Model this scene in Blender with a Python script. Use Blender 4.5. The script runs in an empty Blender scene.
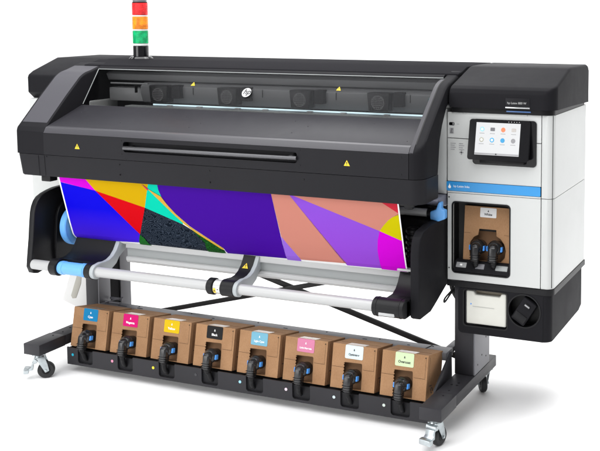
import bpy, bmesh, math, random
from mathutils import Vector, Matrix
R = math.radians
random.seed(4)
scene = bpy.context.scene
col = scene.collection

# ------------------------------------------------------------------ camera
cd = bpy.data.cameras.new('camera'); cam = bpy.data.objects.new('camera', cd); col.objects.link(cam)
cam.location = (3.2843, -3.2199, 1.6141)
cam.rotation_euler = (math.pi/2 - 0.0885, 0, 0.3783)
cd.sensor_width = 36; cd.lens = 983.548/600*36
cd.shift_x = -(444.0-300)/600; cd.shift_y = -(225.6-98.88)/600
cd.clip_start = 0.05; cd.clip_end = 400
scene.camera = cam

# ------------------------------------------------------------------ studio light
world = bpy.data.worlds.new('World'); scene.world = world; world.use_nodes = True
wn = world.node_tree; wn.nodes.clear()
wo = wn.nodes.new('ShaderNodeOutputWorld'); wb = wn.nodes.new('ShaderNodeBackground')
tc = wn.nodes.new('ShaderNodeTexCoord'); sx = wn.nodes.new('ShaderNodeSeparateXYZ'); cr = wn.nodes.new('ShaderNodeValToRGB')
mr = wn.nodes.new('ShaderNodeMapRange')
wn.links.new(tc.outputs['Generated'], sx.inputs[0])
wn.links.new(sx.outputs['Y'], mr.inputs[0])
mr.inputs[1].default_value = -1; mr.inputs[2].default_value = 1
wn.links.new(mr.outputs[0], cr.inputs[0])
# white studio: bright cyclorama behind the machine, dimmer behind the camera
cr.color_ramp.elements[0].position = 0.0; cr.color_ramp.elements[0].color = (.30, .30, .31, 1)
cr.color_ramp.elements[1].position = .62; cr.color_ramp.elements[1].color = (.40, .40, .40, 1)
wn.links.new(cr.outputs[0], wb.inputs[0]); wb.inputs[1].default_value = 1.05
wn.links.new(wb.outputs[0], wo.inputs[0])

def area(name, loc, target, sx_, sy_, power, color=(1, 1, 1)):
    l = bpy.data.lights.new(name, 'AREA'); l.shape = 'RECTANGLE'; l.size = sx_; l.size_y = sy_; l.energy = power; l.color = color
    o = bpy.data.objects.new(name, l); col.objects.link(o); o.location = loc
    o.rotation_euler = (Vector(target)-Vector(loc)).to_track_quat('-Z', 'Y').to_euler()
    return o
area('overhead_softbox', (1.0, -.8, 4.4), (1.1, -.4, 0), 5.8, 8.0, 580)
area('front_softbox', (-1.6, -4.2, 1.6), (.8, 0, .3), 3.2, 2.2, 95)
area('backdrop_softbox', (-.5, 1.9, 5.6), (-.8, 5.2, 1.2), 21.0, 1.6, 370)
scene.view_settings.view_transform = 'Standard'
try: scene.view_settings.look = 'None'
except Exception: pass
scene.view_settings.exposure = 0; scene.view_settings.gamma = 1

# ------------------------------------------------------------------ materials
def mat(name, c, rough=.5, metal=0, spec=.5, bump=0, bscale=400, mottle=0, mscale=6, coat=0, emit=None, trans=0, aniso=None, smudge=0):
    m = bpy.data.materials.new(name); m.use_nodes = True; nt = m.node_tree; b = nt.nodes['Principled BSDF']
    b.inputs['Base Color'].default_value = (*c, 1); b.inputs['Roughness'].default_value = rough
    b.inputs['Metallic'].default_value = metal; b.inputs['Specular IOR Level'].default_value = spec
    b.inputs['Coat Weight'].default_value = coat
    b.inputs['Transmission Weight'].default_value = trans
    t = nt.nodes.new('ShaderNodeTexCoord')
    if bump:
        n = nt.nodes.new('ShaderNodeTexNoise'); n.inputs['Scale'].default_value = bscale; n.inputs['Detail'].default_value = 3
        bp = nt.nodes.new('ShaderNodeBump'); bp.inputs['Strength'].default_value = bump; bp.inputs['Distance'].default_value = .0006
        mp = nt.nodes.new('ShaderNodeMapping')
        if aniso: mp.inputs['Scale'].default_value = aniso
        nt.links.new(t.outputs['Object'], mp.inputs[0]); nt.links.new(mp.outputs[0], n.inputs[0])
        nt.links.new(n.outputs[0], bp.inputs['Height']); nt.links.new(bp.outputs[0], b.inputs['Normal'])
    if mottle:
        n = nt.nodes.new('ShaderNodeTexNoise'); n.inputs['Scale'].default_value = mscale; n.inputs['Detail'].default_value = 5
        r = nt.nodes.new('ShaderNodeValToRGB'); r.color_ramp.elements[0].position = .3; r.color_ramp.elements[1].position = .7
        r.color_ramp.elements[0].color = (*[v*(1-mottle) for v in c], 1); r.color_ramp.elements[1].color = (*[min(1, v*(1+mottle)) for v in c], 1)
        nt.links.new(t.outputs['Object'], n.inputs[0]); nt.links.new(n.outputs[0], r.inputs[0]); nt.links.new(r.outputs[0], b.inputs['Base Color'])
    if smudge:
        n = nt.nodes.new('ShaderNodeTexNoise'); n.inputs['Scale'].default_value = 7; n.inputs['Detail'].default_value = 8; n.inputs['Roughness'].default_value = .7; n.inputs['Distortion'].default_value = .6
        q = nt.nodes.new('ShaderNodeMapRange'); q.inputs[1].default_value = .35; q.inputs[2].default_value = .65; q.inputs[3].default_value = rough-smudge; q.inputs[4].default_value = rough+smudge
        nt.links.new(t.outputs['Object'], n.inputs[0]); nt.links.new(n.outputs[0], q.inputs[0]); nt.links.new(q.outputs[0], b.inputs['Roughness'])
    if emit:
        b.inputs['Emission Color'].default_value = (*emit[:3], 1); b.inputs['Emission Strength'].default_value = emit[3]
    return m
M = {}
M['charcoal'] = mat('charcoal_plastic', (.0105, .0103, .0122), .56, spec=.07, bump=.25, bscale=900, mottle=.06, mscale=3, smudge=.03)
M['hood'] = mat('hood_plastic', (.025, .0246, .0290), .37, spec=.12, bump=.22, bscale=900, mottle=.05, mscale=3, smudge=.03)
M['fascia'] = mat('fascia_plastic', (.012, .0118, .014), .42, spec=.11, bump=.25, bscale=900, mottle=.06, mscale=3, smudge=.03)
M['edge'] = mat('toplit_edge_and_screw_grey', (.056, .055, .062), .3, spec=.3, bump=.1, bscale=900)  # lid chamfer's top-light reflection put into a paler grey; also lid screws
M['strip'] = mat('arm_strip_plastic', (.040, .039, .045), .4, spec=.2)
M['black'] = mat('black_plastic', (.006, .006, .007), .4, spec=.2, bump=.2, bscale=700)
M['matt'] = mat('matt_black', (.006, .006, .007), .8, spec=.2)
M['gloss'] = mat('gloss_black', (.004, .004, .005), .12, spec=.5)
M['white'] = mat('white_panel', (.50, .512, .505), .32, spec=.4, bump=.06, bscale=600, mottle=.015, mscale=2, smudge=.03)
M['seam'] = mat('seam_shadow_gap', (.02, .02, .02), .8)
M['steel_dark'] = mat('painted_steel_dark', (.024, .0235, .027), .42, spec=.22, bump=.4, bscale=700, mottle=.08, mscale=5, smudge=.03)
M['steel_grey'] = mat('painted_steel_grey', (.15, .15, .165), .42, spec=.4, bump=.3, bscale=700, mottle=.05, mscale=5)
M['alu'] = mat('anodised_aluminium', (.39, .395, .395), .42, metal=.2, spec=.5, bump=.15, bscale=60, aniso=(.05, 6, 6))
M['alu_mid'] = mat('aluminium_channel', (.26, .275, .275), .5, metal=.2, bump=.15, bscale=60, aniso=(.05, 6, 6))
M['chrome'] = mat('brushed_steel', (.55, .56, .57), .22, metal=1, bump=.1, bscale=60, aniso=(.05, 6, 6))
M['bracket'] = mat('grey_bracket', (.33, .36, .37), .5)
M['blue'] = mat('blue_plastic', (.11, .34, .72), .38, bump=.1, bscale=500)
M['tabblue'] = mat('blue_tab', (.06, .30, .80), .35)
M['yellow'] = mat('warning_yellow', (.75, .52, .01), .5)
M['ink'] = mat('dark_print', (.02, .02, .022), .6)
M['greyprint'] = mat('grey_print', (.28, .28, .29), .6)
M['whiteprint'] = mat('white_print', (.85, .85, .85), .5)
M['bluestrip'] = mat('blue_badge', (.013, .23, .55), .4, coat=.15)
M['zinc'] = mat('zinc_plated_steel', (.42, .46, .475), .3, metal=.85, mottle=.15, mscale=40)
M['rubber'] = mat('rubber', (.012, .012, .013), .6)
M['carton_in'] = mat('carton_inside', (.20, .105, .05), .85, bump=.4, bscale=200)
M['milky'] = mat('milky_plastic', (.60, .60, .55), .35, mottle=.05, mscale=9)
M['paper'] = mat('white_paper', (.72, .72, .72), .6)

def cardboard():
    m = bpy.data.materials.new('cardboard'); m.use_nodes = True; nt = m.node_tree; b = nt.nodes['Principled BSDF']
    t = nt.nodes.new('ShaderNodeTexCoord'); mp = nt.nodes.new('ShaderNodeMapping'); mp.inputs['Scale'].default_value = (1, 1, .5)
    n = nt.nodes.new('ShaderNodeTexNoise'); n.inputs['Scale'].default_value = 260; n.inputs['Detail'].default_value = 4
    n2 = nt.nodes.new('ShaderNodeTexNoise'); n2.inputs['Scale'].default_value = 14; n2.inputs['Detail'].default_value = 4
    mx = nt.nodes.new('ShaderNodeMath'); mx.operation = 'ADD'
    nt.links.new(t.outputs['Object'], mp.inputs[0]); nt.links.new(mp.outputs[0], n.inputs[0]); nt.links.new(t.outputs['Object'], n2.inputs[0])
    s = nt.nodes.new('ShaderNodeMath'); s.operation = 'MULTIPLY'; s.inputs[1].default_value = .5
    nt.links.new(n.outputs[0], mx.inputs[0]); nt.links.new(n2.outputs[0], mx.inputs[1]); nt.links.new(mx.outputs[0], s.inputs[0])
    r = nt.nodes.new('ShaderNodeValToRGB'); r.color_ramp.elements[0].position = .36; r.color_ramp.elements[1].position = .66
    r.color_ramp.elements[0].color = (.29, .160, .082, 1); r.color_ramp.elements[1].color = (.365, .211, .112, 1)
    oi = nt.nodes.new('ShaderNodeObjectInfo'); hs = nt.nodes.new('ShaderNodeHueSaturation'); vr = nt.nodes.new('ShaderNodeMapRange'); vr.inputs[3].default_value = .90; vr.inputs[4].default_value = 1.06
    nt.links.new(oi.outputs['Random'], vr.inputs[0]); nt.links.new(vr.outputs[0], hs.inputs['Value']); nt.links.new(r.outputs[0], hs.inputs['Color'])
    av = nt.nodes.new('ShaderNodeVectorMath'); av.operation = 'ADD'; nt.links.new(t.outputs['Object'], av.inputs[0]); nt.links.new(oi.outputs['Random'], av.inputs[1]); nt.links.new(av.outputs[0], n2.inputs[0])
    nt.links.new(s.outputs[0], r.inputs[0]); nt.links.new(hs.outputs[0], b.inputs['Base Color'])
    b.inputs['Roughness'].default_value = .8; b.inputs['Specular IOR Level'].default_value = .1
    bp = nt.nodes.new('ShaderNodeBump'); bp.inputs['Strength'].default_value = .25; bp.inputs['Distance'].default_value = .0008
    nt.links.new(n.outputs[0], bp.inputs['Height']); nt.links.new(bp.outputs[0], b.inputs['Normal'])
    return m
M['carton'] = cardboard()

def glass(name, tint, gloss_rough=.03):
    m = bpy.data.materials.new(name); m.use_nodes = True; nt = m.node_tree; nt.nodes.clear()
    o = nt.nodes.new('ShaderNodeOutputMaterial'); tr = nt.nodes.new('ShaderNodeBsdfTransparent'); gl = nt.nodes.new('ShaderNodeBsdfGlossy')
    gl.inputs['Color'].default_value = (.027, .0275, .029, 1); mx = nt.nodes.new('ShaderNodeMixShader')
    tr.inputs[0].default_value = (*tint, 1); gl.inputs['Roughness'].default_value = gloss_rough
    mx.inputs[0].default_value = .24; nt.links.new(tr.outputs[0], mx.inputs[1]); nt.links.new(gl.outputs[0], mx.inputs[2]); nt.links.new(mx.outputs[0], o.inputs[0])
    return m
M['window'] = glass('tinted_window', (1, 1, 1), .14)
M['clear'] = glass('clear_film', (.9, .9, .9), .15)

def lens(name, c):
    m = mat(name, c, .25, spec=.25); nt = m.node_tree; b = nt.nodes['Principled BSDF']
    t = nt.nodes.new('ShaderNodeTexCoord'); w = nt.nodes.new('ShaderNodeTexWave'); w.wave_type = 'BANDS'; w.bands_direction = 'Z'; w.inputs['Scale'].default_value = 55
    bp = nt.nodes.new('ShaderNodeBump'); bp.inputs['Strength'].default_value = .6; bp.inputs['Distance'].default_value = .002
    nt.links.new(t.outputs['Object'], w.inputs[0]); nt.links.new(w.outputs[0], bp.inputs['Height']); nt.links.new(bp.outputs[0], b.inputs['Normal'])
    b.inputs['Emission Color'].default_value = (*c, 1); b.inputs['Emission Strength'].default_value = .22
    n = nt.nodes.new('ShaderNodeTexNoise'); n.inputs['Scale'].default_value = 38; n.inputs['Detail'].default_value = 3
    r = nt.nodes.new('ShaderNodeValToRGB'); r.color_ramp.elements[0].position = .38; r.color_ramp.elements[1].position = .62
    r.color_ramp.elements[0].color = (*[.6*v for v in c], 1); r.color_ramp.elements[1].color = (*[min(1, 1.15*v) for v in c], 1)
    nt.links.new(t.outputs['Object'], n.inputs[0]); nt.links.new(n.outputs[0], r.inputs[0]); nt.links.new(r.outputs[0], b.inputs['Base Color']); nt.links.new(r.outputs[0], b.inputs['Emission Color'])
    return m
M['red'] = lens('red_lens', (.75, .015, .02)); M['amber'] = lens('amber_lens', (.9, .24, .01)); M['green'] = lens('green_lens', (.0, .38, .13))

# ------------------------------------------------------------------ mesh helpers
def link(name, bm, m, parent=None, smooth=True, label=None):
    bmesh.ops.recalc_face_normals(bm, faces=bm.faces)
    me = bpy.data.meshes.new(name); bm.to_mesh(me); bm.free()
    ms = m if isinstance(m, (list, tuple)) else [m]
    for x in ms: me.materials.append(M[x] if isinstance(x, str) else x)
    if smooth:
        for p in me.polygons: p.use_smooth = True
        try: me.set_sharp_from_angle(angle=R(32))
        except Exception: pass
    o = bpy.data.objects.new(name, me); col.objects.link(o)
    if parent: o.parent = parent
    if label: o['label'] = label
    return o
def empty(name, loc, label, cat, group=None):
    o = bpy.data.objects.new(name, None); col.objects.link(o); o.location = loc; o.empty_display_size = .1
    o['label'] = label; o['category'] = cat
    if group: o['group'] = group
    return o
def NB(): return bmesh.new()
def merge(bm, t, Mx=None, mi=0):
    if Mx is not None: bmesh.ops.transform(t, matrix=Mx, verts=t.verts)
    vs = [bm.verts.new(v.co) for v in t.verts]; t.verts.index_update()
    for f in t.faces:
        try: nf = bm.faces.new([vs[v.index] for v in f.verts]); nf.material_index = mi
        except ValueError: pass
    t.free(); return bm
def box(bm, x0, x1, y0, y1, z0, z1, b=.003, seg=2, Mx=None, mi=0):
    t = bmesh.new(); bmesh.ops.create_cube(t, size=1)
    for v in t.verts: v.co = Vector(((x0+x1)/2+v.co.x*(x1-x0), (y0+y1)/2+v.co.y*(y1-y0), (z0+z1)/2+v.co.z*(z1-z0)))
    if b: bmesh.ops.bevel(t, geom=list(t.edges), offset=b, segments=seg, profile=.5, affect='EDGES', clamp_overlap=True)
    return merge(bm, t, Mx, mi)
def poly_extrude(bm, pts3, vec, b=0, seg=2, mi=0, Mx=None):
    t = bmesh.new(); vs = [t.verts.new(p) for p in pts3]; f = t.faces.new(vs)
    r = bmesh.ops.extrude_face_region(t, geom=[f]); nv = [g for g in r['geom'] if isinstance(g, bmesh.types.BMVert)]
    bmesh.ops.translate(t, vec=vec, verts=nv)
    bmesh.ops.recalc_face_normals(t, faces=t.faces)
    if b:
        es = [e for e in t.edges if len(e.link_faces) == 2 and e.calc_face_angle(0) > R(25)]
        bmesh.ops.bevel(t, geom=es, offset=b, segments=seg, profile=.5, affect='EDGES', clamp_overlap=True)
    return merge(bm, t, Mx, mi)
def prismX(bm, prof, x0, x1, b=0, seg=2, mi=0): return poly_extrude(bm, [(x0, y, z) for y, z in prof], (x1-x0, 0, 0), b, seg, mi)
def rrect(x0, x1, z0, z1, r, n=5):
    o = []
    for cx, cz, a0 in ((x1-r, z1-r, 0), (x0+r, z1-r, 90), (x0+r, z0+r, 180), (x1-r, z0+r, 270)):
        for i in range(n+1):
            a = R(a0+90*i/n); o.append((cx+r*math.cos(a), cz+r*math.sin(a)))
    return o
def circ(cx, cz, r, n=32): return [(cx+r*math.cos(2*math.pi*i/n), cz+r*math.sin(2*math.pi*i/n)) for i in range(n)]
def plate(bm, outer, holes, y0, y1, mi=0, Mx=None):
    """flat plate in the XZ plane with holes, from y0 (front) to y1 (back)"""
    t = bmesh.new(); es = []
    for loop in [outer]+list(holes):
        vs = [t.verts.new((x, y0, z)) for x, z in loop]
        es += [t.edges.new((vs[i], vs[(i+1) % len(vs)])) for i in range(len(vs))]
    bmesh.ops.triangle_fill(t, use_beauty=True, use_dissolve=False, edges=es)
    r = bmesh.ops.extrude_face_region(t, geom=list(t.faces)); nv = [g for g in r['geom'] if isinstance(g, bmesh.types.BMVert)]
    bmesh.ops.translate(t, vec=(0, y1-y0, 0), verts=nv)
    return merge(bm, t, Mx, mi)
def cyl(bm, p0, p1, r0, r1=None, n=32, mi=0, b=0):
    r1 = r0 if r1 is None else r1; p0, p1 = Vector(p0), Vector(p1); d = p1-p0; L = d.length
    q = d.to_track_quat('Z', 'Y').to_matrix().to_4x4()
    prof = [(r0-b, 0), (r0, b), (r1, L-b), (r1-b, L)] if b else [(r0, 0), (r1, L)]
    return lathe(bm, prof, Matrix.Translation(p0) @ q, n, mi)
def lathe(bm, prof, Mx, n=32, mi=0):
    t = bmesh.new(); rings = []
    for r, z in prof: rings.append([t.verts.new((r*math.cos(2*math.pi*i/n), r*math.sin(2*math.pi*i/n), z)) for i in range(n)])
    for a, b_ in zip(rings, rings[1:]):
        for i in range(n): t.faces.new((a[i], a[(i+1) % n], b_[(i+1) % n], b_[i]))
    t.faces.new(rings[0][::-1]); t.faces.new(rings[-1])
    return merge(bm, t, Mx, mi)
def catmull(pts, k=8):
    P = [Vector(p) for p in pts]; P = [P[0]*2-P[1]]+P+[P[-1]*2-P[-2]]; o = []
    for i in range(1, len(P)-2):
        for j in range(k):
            t = j/k; a, b_, c, d = P[i-1], P[i], P[i+1], P[i+2]
            o.append(.5*((2*b_)+(-a+c)*t+(2*a-5*b_+4*c-d)*t*t+(-a+3*b_-3*c+d)*t**3))
    o.append(P[-2]); return o
def tube(bm, pts, r, n=12, k=8, mi=0):
    P = catmull(pts, k) if k > 1 else [Vector(p) for p in pts]; t = bmesh.new(); rings = []; N = None
    for i, p in enumerate(P):
        T = (P[min(i+1, len(P)-1)]-P[max(i-1, 0)]).normalized()
        if N is None: N = T.orthogonal().normalized()
        N = (N-T*N.dot(T)).normalized(); B = T.cross(N)
        rings.append([t.verts.new(p+r*(math.cos(2*math.pi*j/n)*N+math.sin(2*math.pi*j/n)*B)) for j in range(n)])
    for a, b_ in zip(rings, rings[1:]):
        for i in range(n): t.faces.new((a[i], a[(i+1) % n], b_[(i+1) % n], b_[i]))
    t.faces.new(rings[0][::-1]); t.faces.new(rings[-1])
    return merge(bm, t, None, mi)
def text(name, s, size, Mx, m, parent, shear=0, align='LEFT', extrude=.0002, bold=0, label=None):
    c = bpy.data.curves.new(name, 'FONT'); c.body = s; c.size = size; c.extrude = extrude; c.shear = shear; c.align_x = align; c.offset = bold
    o = bpy.data.objects.new(name, c); col.objects.link(o)
    dg = bpy.context.evaluated_depsgraph_get(); me = bpy.data.meshes.new_from_object(o.evaluated_get(dg))
    me.transform(Mx); me.materials.clear(); me.materials.append(M[m]); bpy.data.objects.remove(o)
    ob = bpy.data.objects.new(name, me); col.objects.link(ob)
    if parent: ob.parent = parent
    return ob
def XZ(x, y, z, tilt=0):   # text plane: faces -Y, origin at x,y,z
    return Matrix.Translation((x, y, z)) @ Matrix.Rotation(R(90)+tilt, 4, 'X')
def triangle_sign(name, x, y, z, s, parent, Mx=None):
    """yellow warning triangle with dark bang, lying on plane facing -Y unless Mx"""
    bm = NB(); Mx = Mx or Matrix.Translation((x, y, z))
    poly_extrude(bm, [(-s/2, 0, -s*.43), (s/2, 0, -s*.43), (0, 0, s*.43)], (0, -.0006, 0), Mx=Mx, mi=0)
    poly_extrude(bm, [(-s*.06, -.0007, -s*.12), (s*.06, -.0007, -s*.12), (s*.08, -.0007, s*.15), (-s*.08, -.0007, s*.15)], (0, -.0004, 0), Mx=Mx, mi=1)
    poly_extrude(bm, [(-s*.06, -.0007, -s*.3), (s*.06, -.0007, -s*.3), (s*.06, -.0007, -s*.2), (-s*.06, -.0007, -s*.2)], (0, -.0004, 0), Mx=Mx, mi=1)
    return link(name, bm, ['yellow', 'ink'], parent, smooth=False)

# ------------------------------------------------------------------ floor
# white studio sweep: floor curving up into the backdrop wall
bm = NB(); pr = [(-12, 0), (4.0, 0)]+[(4.0+1.6*math.sin(R(a)), 1.6-1.6*math.cos(R(a))) for a in range(6, 91, 6)]+[(5.6, 9)]
va = [bm.verts.new((-16, y, z)) for y, z in pr]; vb = [bm.verts.new((18, y, z)) for y, z in pr]
for i in range(len(pr)-1): bm.faces.new((va[i], vb[i], vb[i+1], va[i+1]))
fl = link('floor', bm, mat('white_studio_floor', (.94, .94, .94), .9, spec=.1), None); fl['kind'] = 'structure'

# ================================================================== PRINTER
P = empty('large_format_printer', (.96, .3, 0), 'large dark grey and white printer on a wheeled stand with a touchscreen', 'printer')
OFF = Vector(P.location)
_link = link
def part(name, bm, m, parent=None, smooth=True, label=None):
    """part in world coordinates, parented to the printer (or one of its parts)"""
    if parent is None:
        bmesh.ops.translate(bm, vec=-OFF, verts=bm.verts); return _link(name, bm, m, P, smooth, label)
    bmesh.ops.translate(bm, vec=-OFF, verts=bm.verts); return _link(name, bm, m, parent, smooth, label)
def ptext(name, s, size, Mx, m, parent=None, **k):
    return text(name, s, size, Matrix.Translation(-OFF) @ Mx, m, parent or P, **k)
def psign(x, y, z, s, parent=None, Mx=None):
    return triangle_sign('warning_sign', x, y, z, s, parent or P, Matrix.Translation(-OFF) @ (Mx or Matrix.Translation((x, y, z))))

# ---- top beam and side caps
XR = 2.318
bm = NB(); prismX(bm, [(.87, 1.20), (.87, 1.383), (.862, 1.392), (.56, 1.389), (.50, 1.372), (.455, 1.366), (.455, 1.352), (.60, 1.345), (.60, 1.20)], .0, 1.885, .004)
part('top_beam', bm, mat('beam_plastic', (.014, .0138, .016), .8, spec=.03, bump=.2, bscale=900, mottle=.05, mscale=3))
def capprof(): return [(.87, 1.205), (.87, 1.385), (.863, 1.392), (.561, 1.390), (.40, 1.334), (.372, 1.318), (.366, 1.305), (.366, 1.235), (.40, 1.205)]
bm = NB(); prismX(bm, capprof(), -.261, .06, .007, 3)
part('left_cap', bm, 'charcoal')

def rows(bm, ys, xl, xr, zt, zb, bev, mi=0, nb=3):
    """loft of cross-sections perpendicular to Y with rounded upper edges"""
    t = bmesh.new(); rings = []
    for y in ys:
        a, b_, h, l = xl(y), xr(y), zt(y), zb(y); w = min(bev, (b_-a)/2.2, (h-l)/2.2); pts = [(a, l)]
        for i in range(nb+1):
            an = R(90*i/nb); pts.append((a+w-w*math.cos(an), h-w+w*math.sin(an)))
        for i in range(nb+1):
            an = R(90-90*i/nb); pts.append((b_-w+w*math.cos(an), h-w+w*math.sin(an)))
        pts.append((b_, l)); rings.append([t.verts.new((x, y, z)) for x, z in pts])
    n = len(rings[0])
    for p, q in zip(rings, rings[1:]):
        for i in range(n): t.faces.new((p[i], p[(i+1) % n], q[(i+1) % n], q[i]))
    t.faces.new(rings[0][::-1]); t.faces.new(rings[-1])
    return merge(bm, t, None, mi)
def interp(tab):
    def f(y):
        if y <= tab[0][0]: return tab[0][1]
        for (a, va), (b_, vb) in zip(tab, tab[1:]):
            if y <= b_: return va+(vb-va)*(y-a)/(b_-a)
        return tab[-1][1]
    return f
def corner(X, y0, r):
    return lambda y: X-r+math.sqrt(max(0, r*r-(r-min(r, y-y0))**2)) if y-y0 < r else X
def yrows(y0, r, more, n=10):
    s = [y0+r*(1-math.cos(R(90*i/n))) for i in range(n+1)]
    return sorted(set([round(v, 5) for v in s+more]))
# right cap, rounded vertical corner
cy0 = .335
zt = interp([(cy0, 1.300), (cy0+.006, 1.316), (cy0+.02, 1.328), (cy0+.045, 1.336), (.56, 1.390), (.59, 1.393), (.84, 1.393), (.86, 1.388), (.872, 1.375)])
bm = NB(); rows(bm, yrows(cy0, .05, [cy0+.006, cy0+.02, cy0+.045, .45, .55, .56, .59, .84, .86, .872]), lambda y: 1.893, corner(XR, cy0, .05), zt, interp([(cy0, 1.243), (.7, 1.238), (.872, 1.232)]), .010)
capR = part('right_cap', bm, 'charcoal')
bm = NB(); rows(bm, yrows(cy0+.012, .045, [.85]), lambda y: 1.90, corner(XR-.012, cy0+.012, .045), lambda y: 1.244, lambda y: 1.2225, .001)
part('right_cap_base', bm, 'black')
# badge on the cap
bm = NB(); box(bm, 2.124, 2.221, cy0-.0018, cy0+.002, 1.253, 1.286, .001); bd = part('model_plate', bm, 'fascia')
ptext('model_name', 'hp Latex 800 W', .0115, XZ(2.131, cy0-.0022, 1.264), 'alu', bd)
bm = NB(); box(bm, 2.124, 2.221, cy0-.004, cy0+.002, 1.2475, 1.2525, .0008); part('trim_line', bm, 'chrome')
bm = NB(); box(bm, 2.124, 2.221, cy0+.009, cy0+.014, 1.2315, 1.2365, .0008); part('status_light', bm, mat('blue_status', (.05, .12, .3), .3, emit=(.05, .12, .3, .25)))

# ---- hood: fascia, trim, arms, lid, window
arm_t = interp([(.082, 1.088), (.084, 1.092), (.100, 1.112), (.110, 1.121), (.238, 1.240), (.325, 1.316), (.345, 1.328), (.365, 1.336), (.40, 1.344), (.50, 1.374), (.52, 1.372)])
ay = [.084, .09, .100, .110, .118, .15, .20, .238, .28, .325, .335, .345, .355, .365, .38, .40, .45, .50, .52]
zbR = interp([(.082, .9935), (.235, .9935), (.236, .9935), (.255, 1.12), (.30, 1.22), (.36, 1.27), (.52, 1.30)])
bm = NB(); rows(bm, yrows(.082, .05, ay+[.235, .245, .255]), lambda y: 1.832, corner(1.885, .082, .048), arm_t, zbR, .012)
armR = part('right_arm', bm, 'charcoal')
# groove + raised strip along the right arm
def strip(x0, x1, h, ys, m, name, par, up=.001):
    bm = NB(); t = bmesh.new(); A = []
    for y in ys: A.append([t.verts.new((x, y, arm_t(y)+dz)) for x, dz in ((x0, up), (x1, up), (x1, -h), (x0, -h))])
    for p, q in zip(A, A[1:]):
        for i in range(4): t.faces.new((p[i], p[(i+1) % 4], q[(i+1) % 4], q[i]))
    t.faces.new(A[0][::-1]); t.faces.new(A[-1]); merge(bm, t); return part(name, bm, m, par)
strip(1.848, 1.851, .003, [y for y in ay if .1 < y < .43], 'seam', 'groove', armR)
strip(1.832, 1.8475, .003, [y for y in ay if y < .43], 'strip', 'edge_strip', armR, .002)
bm = NB(); rows(bm, yrows(.084, .02, ay), (lambda f: (lambda y: -.066-(f(y)-1)))(lambda y: corner(1, .084, .02)(y)), lambda y: .0945, arm_t, lambda y: .9935, .010)
armL = part('left_arm', bm, 'charcoal')
strip(-.052, .086, .003, [y for y in ay if .112 < y < .46], mat('arm_inlay', (.050, .049, .058), .42, spec=.25, bump=.2, bscale=900), 'inlay_panel', armL, .0012)
# fascia with handle recess
bm = NB()
plate(bm, [(.0965, .9935), (1.830, .9935), (1.830, 1.088), (.0965, 1.088)], [rrect(.524, 1.358, 1.027, 1.071, .012)], .082, .110)
box(bm, .50, 1.38, .112, .12, 1.0, 1.085, 0)
fas = part('fascia', bm, 'fascia')
bm = NB(); poly_extrude(bm, [(.0965, .082, 1.0885), (.0965, .098, 1.1125), (.0965, .13, 1.123), (.0965, .14, 1.0885)], (1.7335, 0, 0), .0015)
part('lid_edge', bm, 'edge')  # upward chamfer, its brightness painted in by the paler edge grey
bm = NB()
tube(bm, [(.556, .118, 1.045), (.556, .098, 1.045), (.566, .082, 1.045), (.59, .078, 1.045), (1.300, .078, 1.047), (1.322, .082, 1.049), (1.334, .096, 1.053), (1.336, .118, 1.056)], .0085, 16, 6)
part('handle', bm, mat('handle_metal', (.075, .075, .08), .2, metal=.7))
# lower trim with screws
def trimZ(z): return 0
bm = NB(); t = bmesh.new()
fp = []
for i in range(7):
    a = R(180+90*i/6); fp.append((-.058+.0+.02+.02*math.cos(a), .085+.02+.02*math.sin(a)))
for i in range(11):
    a = R(270+90*i/10); fp.append((1.885-.05+.05*math.cos(a), .083+.05+.05*math.sin(a)))
fp += [(1.885, .24), (-.058, .24)]
top = [t.verts.new((x, y, .9915)) for x, y in fp]
bot = [t.verts.new((x+(.012 if x < 0 else -.002), y+.006, .897+.000*x)) for x, y in fp]
t.faces.new(top[::-1]); t.faces.new(bot)
for i in range(len(fp)): t.faces.new((top[i], top[(i+1) % len(fp)], bot[(i+1) % len(fp)], bot[i]))
bmesh.ops.bevel(t, geom=[e for e in t.edges if all(v in bot for v in e.verts)], offset=.006, segments=3, profile=.5, affect='EDGES')
merge(bm, t); trim = part('lower_trim', bm, 'fascia')
bm = NB()
for x in (.062, .0955): poly_extrude(bm, [(x-.001, .0837, .988), (x-.001, .0900, .900), (x-.001, .096, .900), (x-.001, .092, .988)], (.002, 0, 0))
part('trim_seam', bm, 'matt', trim)
for x, z in ((.108, .985), (.50, .972), (.50, .928), (.515, 1.075), (.515, 1.018), (1.37, 1.08), (1.37, 1.02), (1.80, 1.075), (1.80, 1.01), (1.385, .965), (.95, .972), (.95, .925)):
    bm = NB(); cyl(bm, (x, .0806 if z > .99 else .083, z), (x, .09, z), .0028, n=12); part('screw', bm, 'black', fas)
bm = NB(); box(bm, .045, .095, .115, .16, .868, .905, .003); part('trim_foot', bm, 'black')
bm = NB(); cyl(bm, (1.815, .125, .874), (1.815, .125, .90), .018, .024, 20, b=.003); box(bm, 1.785, 1.845, .10, .15, .888, .90, .003); part('trim_foot', bm, 'black')
psign(.282, .0815, 1.039, .026); psign(1.575, .0815, 1.041, .026)
# lid panel
bm = NB(); prismX(bm, [(.112, 1.118), (.324, 1.191), (.324, 1.175), (.112, 1.10)], .0965, 1.830, .0015)
lid = part('lid', bm, 'hood')
for x, y in ((.20, .15), (.72, .25), (.83, .20), (.80, .16), (1.25, .26), (1.33, .22), (1.29, .16), (.16, .25), (1.80, .14), (1.80, .26), (.44, .17), (1.60, .27)):
    z = 1.118+(y-.112)*(.073/.212)
    bm = NB(); cyl(bm, (x, y, z-.002), (x, y, z+.0012), .0022, n=10); part('screw', bm, 'edge', lid)
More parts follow.
